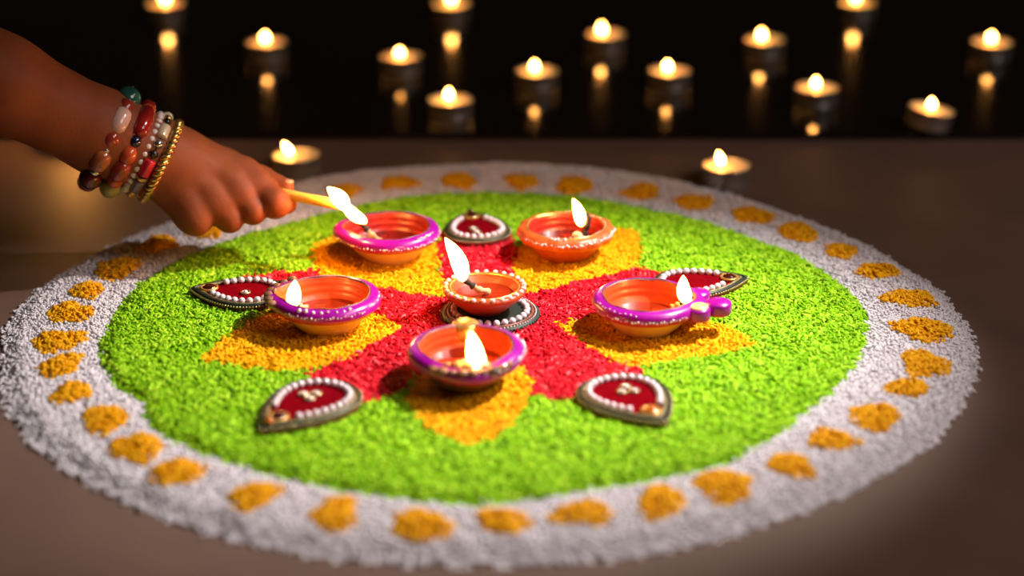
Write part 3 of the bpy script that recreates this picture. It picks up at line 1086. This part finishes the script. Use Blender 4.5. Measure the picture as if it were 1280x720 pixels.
# forearm, wrist
ARM = [J(-420, -110, -9.0, 4.2), J(-170, 20, -5.5, 3.5), J(0, 104, -3.0, 3.02), J(130, 167, -0.9, 2.7), J(188, 194, 0.0, 2.5)]
WR = [J(188, 194, 0.0, 2.5), J(218, 205, 0.2, 2.35)]
MCP = [J(304, 218, 1.2, 1.1), J(289, 230, 0.0, 1.1), J(265, 246, -0.9, 1.05), J(238, 258, -1.5, 1.0)]
CARP = [J(228, 191, 1.3, 1.7), J(222, 200, 0.3, 1.75), J(216, 212, -0.3, 1.7), J(208, 221, -0.6, 1.55)]
PIP = [J(344, 254, -0.4, 1.06), J(316, 264, -0.9, 0.92), J(287, 274, -1.3, 0.92), J(246, 277, -2.0, 0.92)]
DIP = [J(358, 254, 0.5, 0.72), J(316, 264, 0.6, 0.72), J(287, 272, 0.0, 0.7), J(252, 275, -0.4, 0.64)]
TIP = [J(358, 247, 1.5, 0.55), J(302, 252, 1.5, 0.62), J(275, 260, 1.3, 0.6), J(242, 264, 1.0, 0.56)]
TH = [J(232, 194, 2.0, 1.4), J(280, 206, 2.6, 1.15), J(326, 224, 2.4, 0.9), J(357, 233, 1.6, 0.58)]

allp = ARM + WR + MCP + CARP + PIP + DIP + TIP + TH
lo = np.min([np.array(p) - r for p, r in allp[1:]], 0) - 0.6
hi = np.max([np.array(p) + r for p, r in allp[1:]], 0) + 0.6


def body(F, hand_only):
    arm = F.chain(ARM, 1.2)
    palm = smin(arm, F.chain(WR, 1.0), 1.2)
    if hand_only:
        for c, m_ in zip(CARP, MCP):
            palm = smin(palm, F.cone(c, (m_[0], m_[1] * 1.0)), 0.7)
        # palm mass on the far side of the metacarpals
        palm = smin(palm, F.cone(J(235, 215, 1.6, 1.7), J(292, 232, 1.8, 1.25)), 0.9)
        palm = smin(palm, F.cone(J(222, 225, 0.6, 1.6), J(250, 258, 0.4, 1.2)), 0.9)
        # extensor tendons running to the knuckles
        for c, m_ in zip(CARP, MCP):
            a = c[0].lerp(m_[0], 0.25) + Vector((0.1, -0.55, 0.75)) * 1.05
            b = m_[0] + Vector((0.05, -0.3, 0.5)) * 0.95
            palm = smin(palm, F.cone((a, 0.12), (b, 0.26)), 0.7)
        fing = None
        for i in range(4):
            ch = F.chain([MCP[i], (MCP[i][0].lerp(PIP[i][0], 0.5), (MCP[i][1] + PIP[i][1]) * 0.485), PIP[i], DIP[i], TIP[i]], 0.22)
            fing = ch if fing is None else smin(fing, ch, (0, 0.06, 0.12, 0.25)[i])
        # webs: the proximal segments lie side by side, parted only near the bent joints
        for i in range(3):
            a = MCP[i][0].lerp(PIP[i][0], 0.36)
            b = MCP[i + 1][0].lerp(PIP[i + 1][0], 0.36)
            palm = smin(palm, F.cone((a, 0.93), (b, 0.93)), 0.6)
        palm = smin(palm, F.cone(J(207, 228, -0.8, 1.15), J(236, 272, -1.3, 0.95)), 0.9)
        palm = smin(palm, fing, 0.7)
        palm = smin(palm, F.chain(TH, 0.4), 0.4)
    return palm


HAND_X0 = at(120, 160, HY).x
F1 = Field(lo, hi, 0.13)
f1 = body(F1, True)
V, Q = surface_nets(F1, f1)
# keep only the outer skin: the largest connected piece
lab_ = np.arange(len(V))
while True:
    mn = lab_[Q].min(1)
    new = lab_.copy()
    for q in range(4):
        np.minimum.at(new, Q[:, q], mn)
    new = new[new]
    if (new == lab_).all():
        break
    lab_ = new
u_, n_ = np.unique(lab_, return_counts=True)
keep_v = lab_ == u_[n_.argmax()]
remap = np.cumsum(keep_v) - 1
Q = remap[Q[keep_v[Q[:, 0]]]]
V = V[keep_v]
# two rounds of gentle smoothing
nv = len(V)
for _ in range(2):
    s_ = np.zeros_like(V)
    c_ = np.zeros(nv)
    for a, b in ((0, 1), (1, 2), (2, 3), (3, 0)):
        np.add.at(s_, Q[:, a], V[Q[:, b]])
        np.add.at(s_, Q[:, b], V[Q[:, a]])
        np.add.at(c_, Q[:, a], 1)
        np.add.at(c_, Q[:, b], 1)
    V = 0.5 * V + 0.5 * s_ / c_[:, None]

sk = material('skin', (0.27, 0.07, 0.021), 0.6, col2=(0.2, 0.048, 0.014), scale=30, bump=0.14, bscale=500, sss=0.45, spec=0.2)
M['skin'] = sk
M['nail'] = material('nail', (0.6, 0.3, 0.2), 0.2, scale=60, coat=0.4)
me = bpy.data.meshes.new('person')
org = np.array(at(192, 197, HY))
me.from_pydata(((V - org) * CM).tolist(), [], Q.tolist())
me.update()
me.polygons.foreach_set('use_smooth', [True] * len(me.polygons))
me.materials.append(sk)
person = bpy.data.objects.new('person', me)
COL.objects.link(person)
person.location = tuple(org * CM)
tag(person, 'bare right forearm and hand reaching in, bracelets on wrist, fingers pinching a candle', 'person')
# thumb nail
tn = TH[-1][0] - Vector(org)
MB().ball((tn.x + 0.12, tn.y - 0.05, tn.z + 0.36), 0.42, 12, 8, 1.15, 0.8, 0.45).build('thumb_nail', M['nail'], person)

# candle held between thumb and index finger
c0, c1 = at(318, 235, HY + 1.3), at(427, 257, HY - 1.5)
cd = thing('candle', tuple(c0), 'thin yellow taper candle held in the hand, its flame touching the lamp wick', 'candle')
ax_ = c1 - c0
MB().tube([ax_ * (q / 10) for q in range(11)], [0.36] * 10 + [0.3], 16).build('stick', M['candle'], cd)
MB().tube([ax_, ax_ * 1.045 + Vector((0, 0, 0.08))], 0.06, 7).build('wick', M['char'], cd)
fb, ft = at(434, 261, HY - 1.6) - c0, at(409, 234, HY - 1.6) - c0
flame_mesh(fb, ft, 1.1, -0.12).build('flame', flame_material('candle_flame', FLAME_L * 3.6), cd)

# ------------------------------------------------------------------ bracelets: rings of beads round the wrist
BM = {}
for nm, c, c2, rg, mt in [
    ('teal', (0.02, 0.12, 0.1), (0.01, 0.05, 0.04), 0.12, 0), ('rose', (0.62, 0.4, 0.34), (0.42, 0.22, 0.18), 0.25, 0),
    ('redbrown', (0.3, 0.035, 0.02), (0.18, 0.02, 0.012), 0.18, 0), ('silver', (0.7, 0.68, 0.7), (0.5, 0.5, 0.52), 0.15, 0.9),
    ('amberb', (0.4, 0.11, 0.03), (0.22, 0.05, 0.015), 0.15, 0), ('maroonb', (0.1, 0.012, 0.012), (0.04, 0.006, 0.006), 0.12, 0),
    ('creamb', (0.62, 0.52, 0.34), (0.48, 0.38, 0.24), 0.3, 0), ('darkred', (0.27, 0.012, 0.01), (0.16, 0.008, 0.006), 0.15, 0),
    ('navy', (0.012, 0.012, 0.05), (0.006, 0.006, 0.02), 0.12, 0), ('orangered', (0.48, 0.07, 0.02), (0.3, 0.03, 0.012), 0.15, 0),
    ('olive', (0.4, 0.34, 0.07), (0.25, 0.2, 0.04), 0.15, 0), ('redfoil', (0.62, 0.02, 0.045), (0.42, 0.012, 0.03), 0.22, 0.2),
    ('greypurple', (0.17, 0.1, 0.12), (0.09, 0.05, 0.06), 0.25, 0.2), ('goldb', (0.78, 0.5, 0.15), (0.45, 0.24, 0.05), 0.25, 0.85),
    ('blackb', (0.02, 0.016, 0.014), (0.01, 0.008, 0.008), 0.2, 0.2), ('pearlb', (0.76, 0.66, 0.62), (0.62, 0.5, 0.48), 0.2, 0),
]:
    BM[nm] = material('bead_' + nm, c, rg, mt, col2=c2, scale=90, coat=0.4 if mt < 0.5 else 0)


def frame_at(px, py, dy):
    c = at(px, py, HY + dy)
    a = (at(188, 194, HY) - at(60, 133, HY - 0.7)).normalized()
    toward = Vector((0, -0.925, 0.38))
    u = (toward - a * toward.dot(a)).normalized()
    w_ = u.cross(a) * -1
    if w_.z < 0:
        w_ = -w_
    return c, a, u, w_


def bracelet(name, px, py, dy, r, beads, label, cord=0.09):
    """beads: (angle deg: 90 top, 0 facing viewer, -90 underside), (bead half length along the ring, radius, material, shape)"""
    c, a, u, w_ = frame_at(px, py, dy)
    t = thing(name, tuple(c), label, 'bracelet', 'bracelets on the wrist')
    MB().tube([(u * math.cos(2 * PI * q / 48) + w_ * math.sin(2 * PI * q / 48)) * r for q in range(48)], cord, 6, True).build('cord', BM['blackb'], t)
    for ang, hl, br, mt, shp in beads:
        th = math.radians(ang)
        if name == 'bead_bracelet':
            hl, br = hl * 1.3, br * 1.25
        p = (u * math.cos(th) + w_ * math.sin(th)) * r
        tg = (w_ * math.cos(th) - u * math.sin(th))
        nrm = (u * math.cos(th) + w_ * math.sin(th))
        if shp == 'ball':
            pr = [(br * math.cos(f_), hl * math.sin(f_)) for f_ in np.linspace(-1.5, 1.5, 9)]
        elif shp == 'cyl':
            pr = [(br * 0.7, -hl), (br * 0.96, -hl * 0.96), (br, -hl * 0.85), (br, 0), (br, hl * 0.85), (br * 0.96, hl * 0.96), (br * 0.7, hl)]
        else:
            pr = [(br * 0.55, -hl), (br * 0.9, -hl * 0.7), (br, -hl * 0.2), (br, hl * 0.3), (br * 0.85, hl * 0.75), (br * 0.5, hl)]
        n_ = 14
        rings = [[p + tg * z + (nrm * math.cos(2 * PI * k / n_) + a * math.sin(2 * PI * k / n_)) * rr for k in range(n_)] for rr, z in pr]
        MB().rings(rings, True, True).build('bead', BM[mt], t)
    return t


bracelet('bead_bracelet', 135, 175, -0.35, 3.2, [
    (76, 0.72, 0.68, 'teal', 'ball'), (50, 0.55, 0.5, 'redbrown', 'ball'), (28, 0.75, 0.56, 'rose', 'barrel'), (4, 0.5, 0.5, 'redbrown', 'ball'),
    (-10, 0.22, 0.3, 'silver', 'ball'), (-25, 0.62, 0.52, 'amberb', 'barrel'), (-42, 0.22, 0.32, 'silver', 'ball'), (-60, 0.68, 0.62, 'maroonb', 'ball'),
    (-80, 0.42, 0.5, 'redbrown', 'ball'), (-100, 0.6, 0.56, 'creamb', 'ball'), (-125, 0.6, 0.5, 'maroonb', 'ball'), (-150, 0.6, 0.5, 'amberb', 'ball'),
    (180, 0.6, 0.5, 'redbrown', 'ball'), (152, 0.6, 0.5, 'rose', 'ball'), (126, 0.6, 0.5, 'maroonb', 'ball'), (102, 0.5, 0.5, 'redbrown', 'ball')],
    'chunky bracelet of teal, rose and maroon stone beads, highest up the forearm')
bracelet('bead_bracelet', 161, 185, -0.15, 3.02, [
    (70, 0.4, 0.4, 'orangered', 'ball'), (42, 1.0, 0.5, 'darkred', 'barrel'), (12, 0.34, 0.36, 'navy', 'ball'), (-8, 0.55, 0.46, 'orangered', 'ball'),
    (-30, 0.6, 0.48, 'redbrown', 'barrel'), (-50, 0.42, 0.42, 'orangered', 'ball'), (-74, 0.7, 0.6, 'olive', 'ball'), (-100, 0.5, 0.5, 'creamb', 'ball'),
    (-125, 0.6, 0.45, 'darkred', 'ball'), (-150, 0.6, 0.45, 'orangered', 'ball'), (180, 0.7, 0.45, 'darkred', 'ball'), (150, 0.6, 0.45, 'redbrown', 'ball'),
    (122, 0.6, 0.45, 'darkred', 'ball'), (95, 0.55, 0.45, 'darkred', 'ball')],
    'bracelet of long dark red and orange stone beads next to the pearl string')
bracelet('pearl_bracelet', 178, 190, 0.0, 2.78, [(q * 360 / 32, 0.26, 0.27, 'pearlb', 'ball') for q in range(32)],
         'thin string of small pale pearls between the red beads and coloured cylinders')
bracelet('cylinder_bracelet', 187, 194, 0.0, 2.8, [
    (78, 0.3, 0.3, 'goldb', 'ball'), (64, 0.3, 0.3, 'blackb', 'ball'), (40, 0.52, 0.4, 'creamb', 'cyl'), (20, 0.34, 0.36, 'silver', 'ball'), (5, 0.28, 0.36, 'blackb', 'ball'),
    (-16, 0.62, 0.42, 'redfoil', 'cyl'), (-32, 0.12, 0.44, 'goldb', 'cyl'), (-48, 0.6, 0.4, 'greypurple', 'cyl'), (-68, 0.36, 0.36, 'goldb', 'ball'),
    (-86, 0.36, 0.36, 'goldb', 'ball'), (-110, 0.6, 0.4, 'redfoil', 'cyl'), (-140, 0.6, 0.4, 'creamb', 'cyl'), (-170, 0.6, 0.4, 'greypurple', 'cyl'),
    (160, 0.6, 0.4, 'redfoil', 'cyl'), (130, 0.5, 0.4, 'silver', 'ball'), (104, 0.5, 0.4, 'creamb', 'cyl')],
    'bracelet of cream, red and grey cylinder beads beside the gold bangle')
# twisted gold bangle
c, a, u, w_ = frame_at(201, 201, 0.05)
bg = thing('gold_bangle', tuple(c), 'twisted gold bangle nearest the hand', 'bracelet', 'bracelets on the wrist')
for ph, nm, mt, rr in ((0, 'gold_strand', BM['goldb'], 0.2), (PI, 'gold_strand', BM['goldb'], 0.2), (PI / 2, 'dark_strand', BM['blackb'], 0.14)):
    pts = []
    for q in range(260):
        t = 2 * PI * q / 260
        n_ = u * math.cos(t) + w_ * math.sin(t)
        pts.append(n_ * (2.78 + 0.17 * math.cos(22 * t + ph)) + a * 0.16 * math.sin(22 * t + ph))
    MB().tube(pts, rr, 7, True).build(nm, mt, bg)
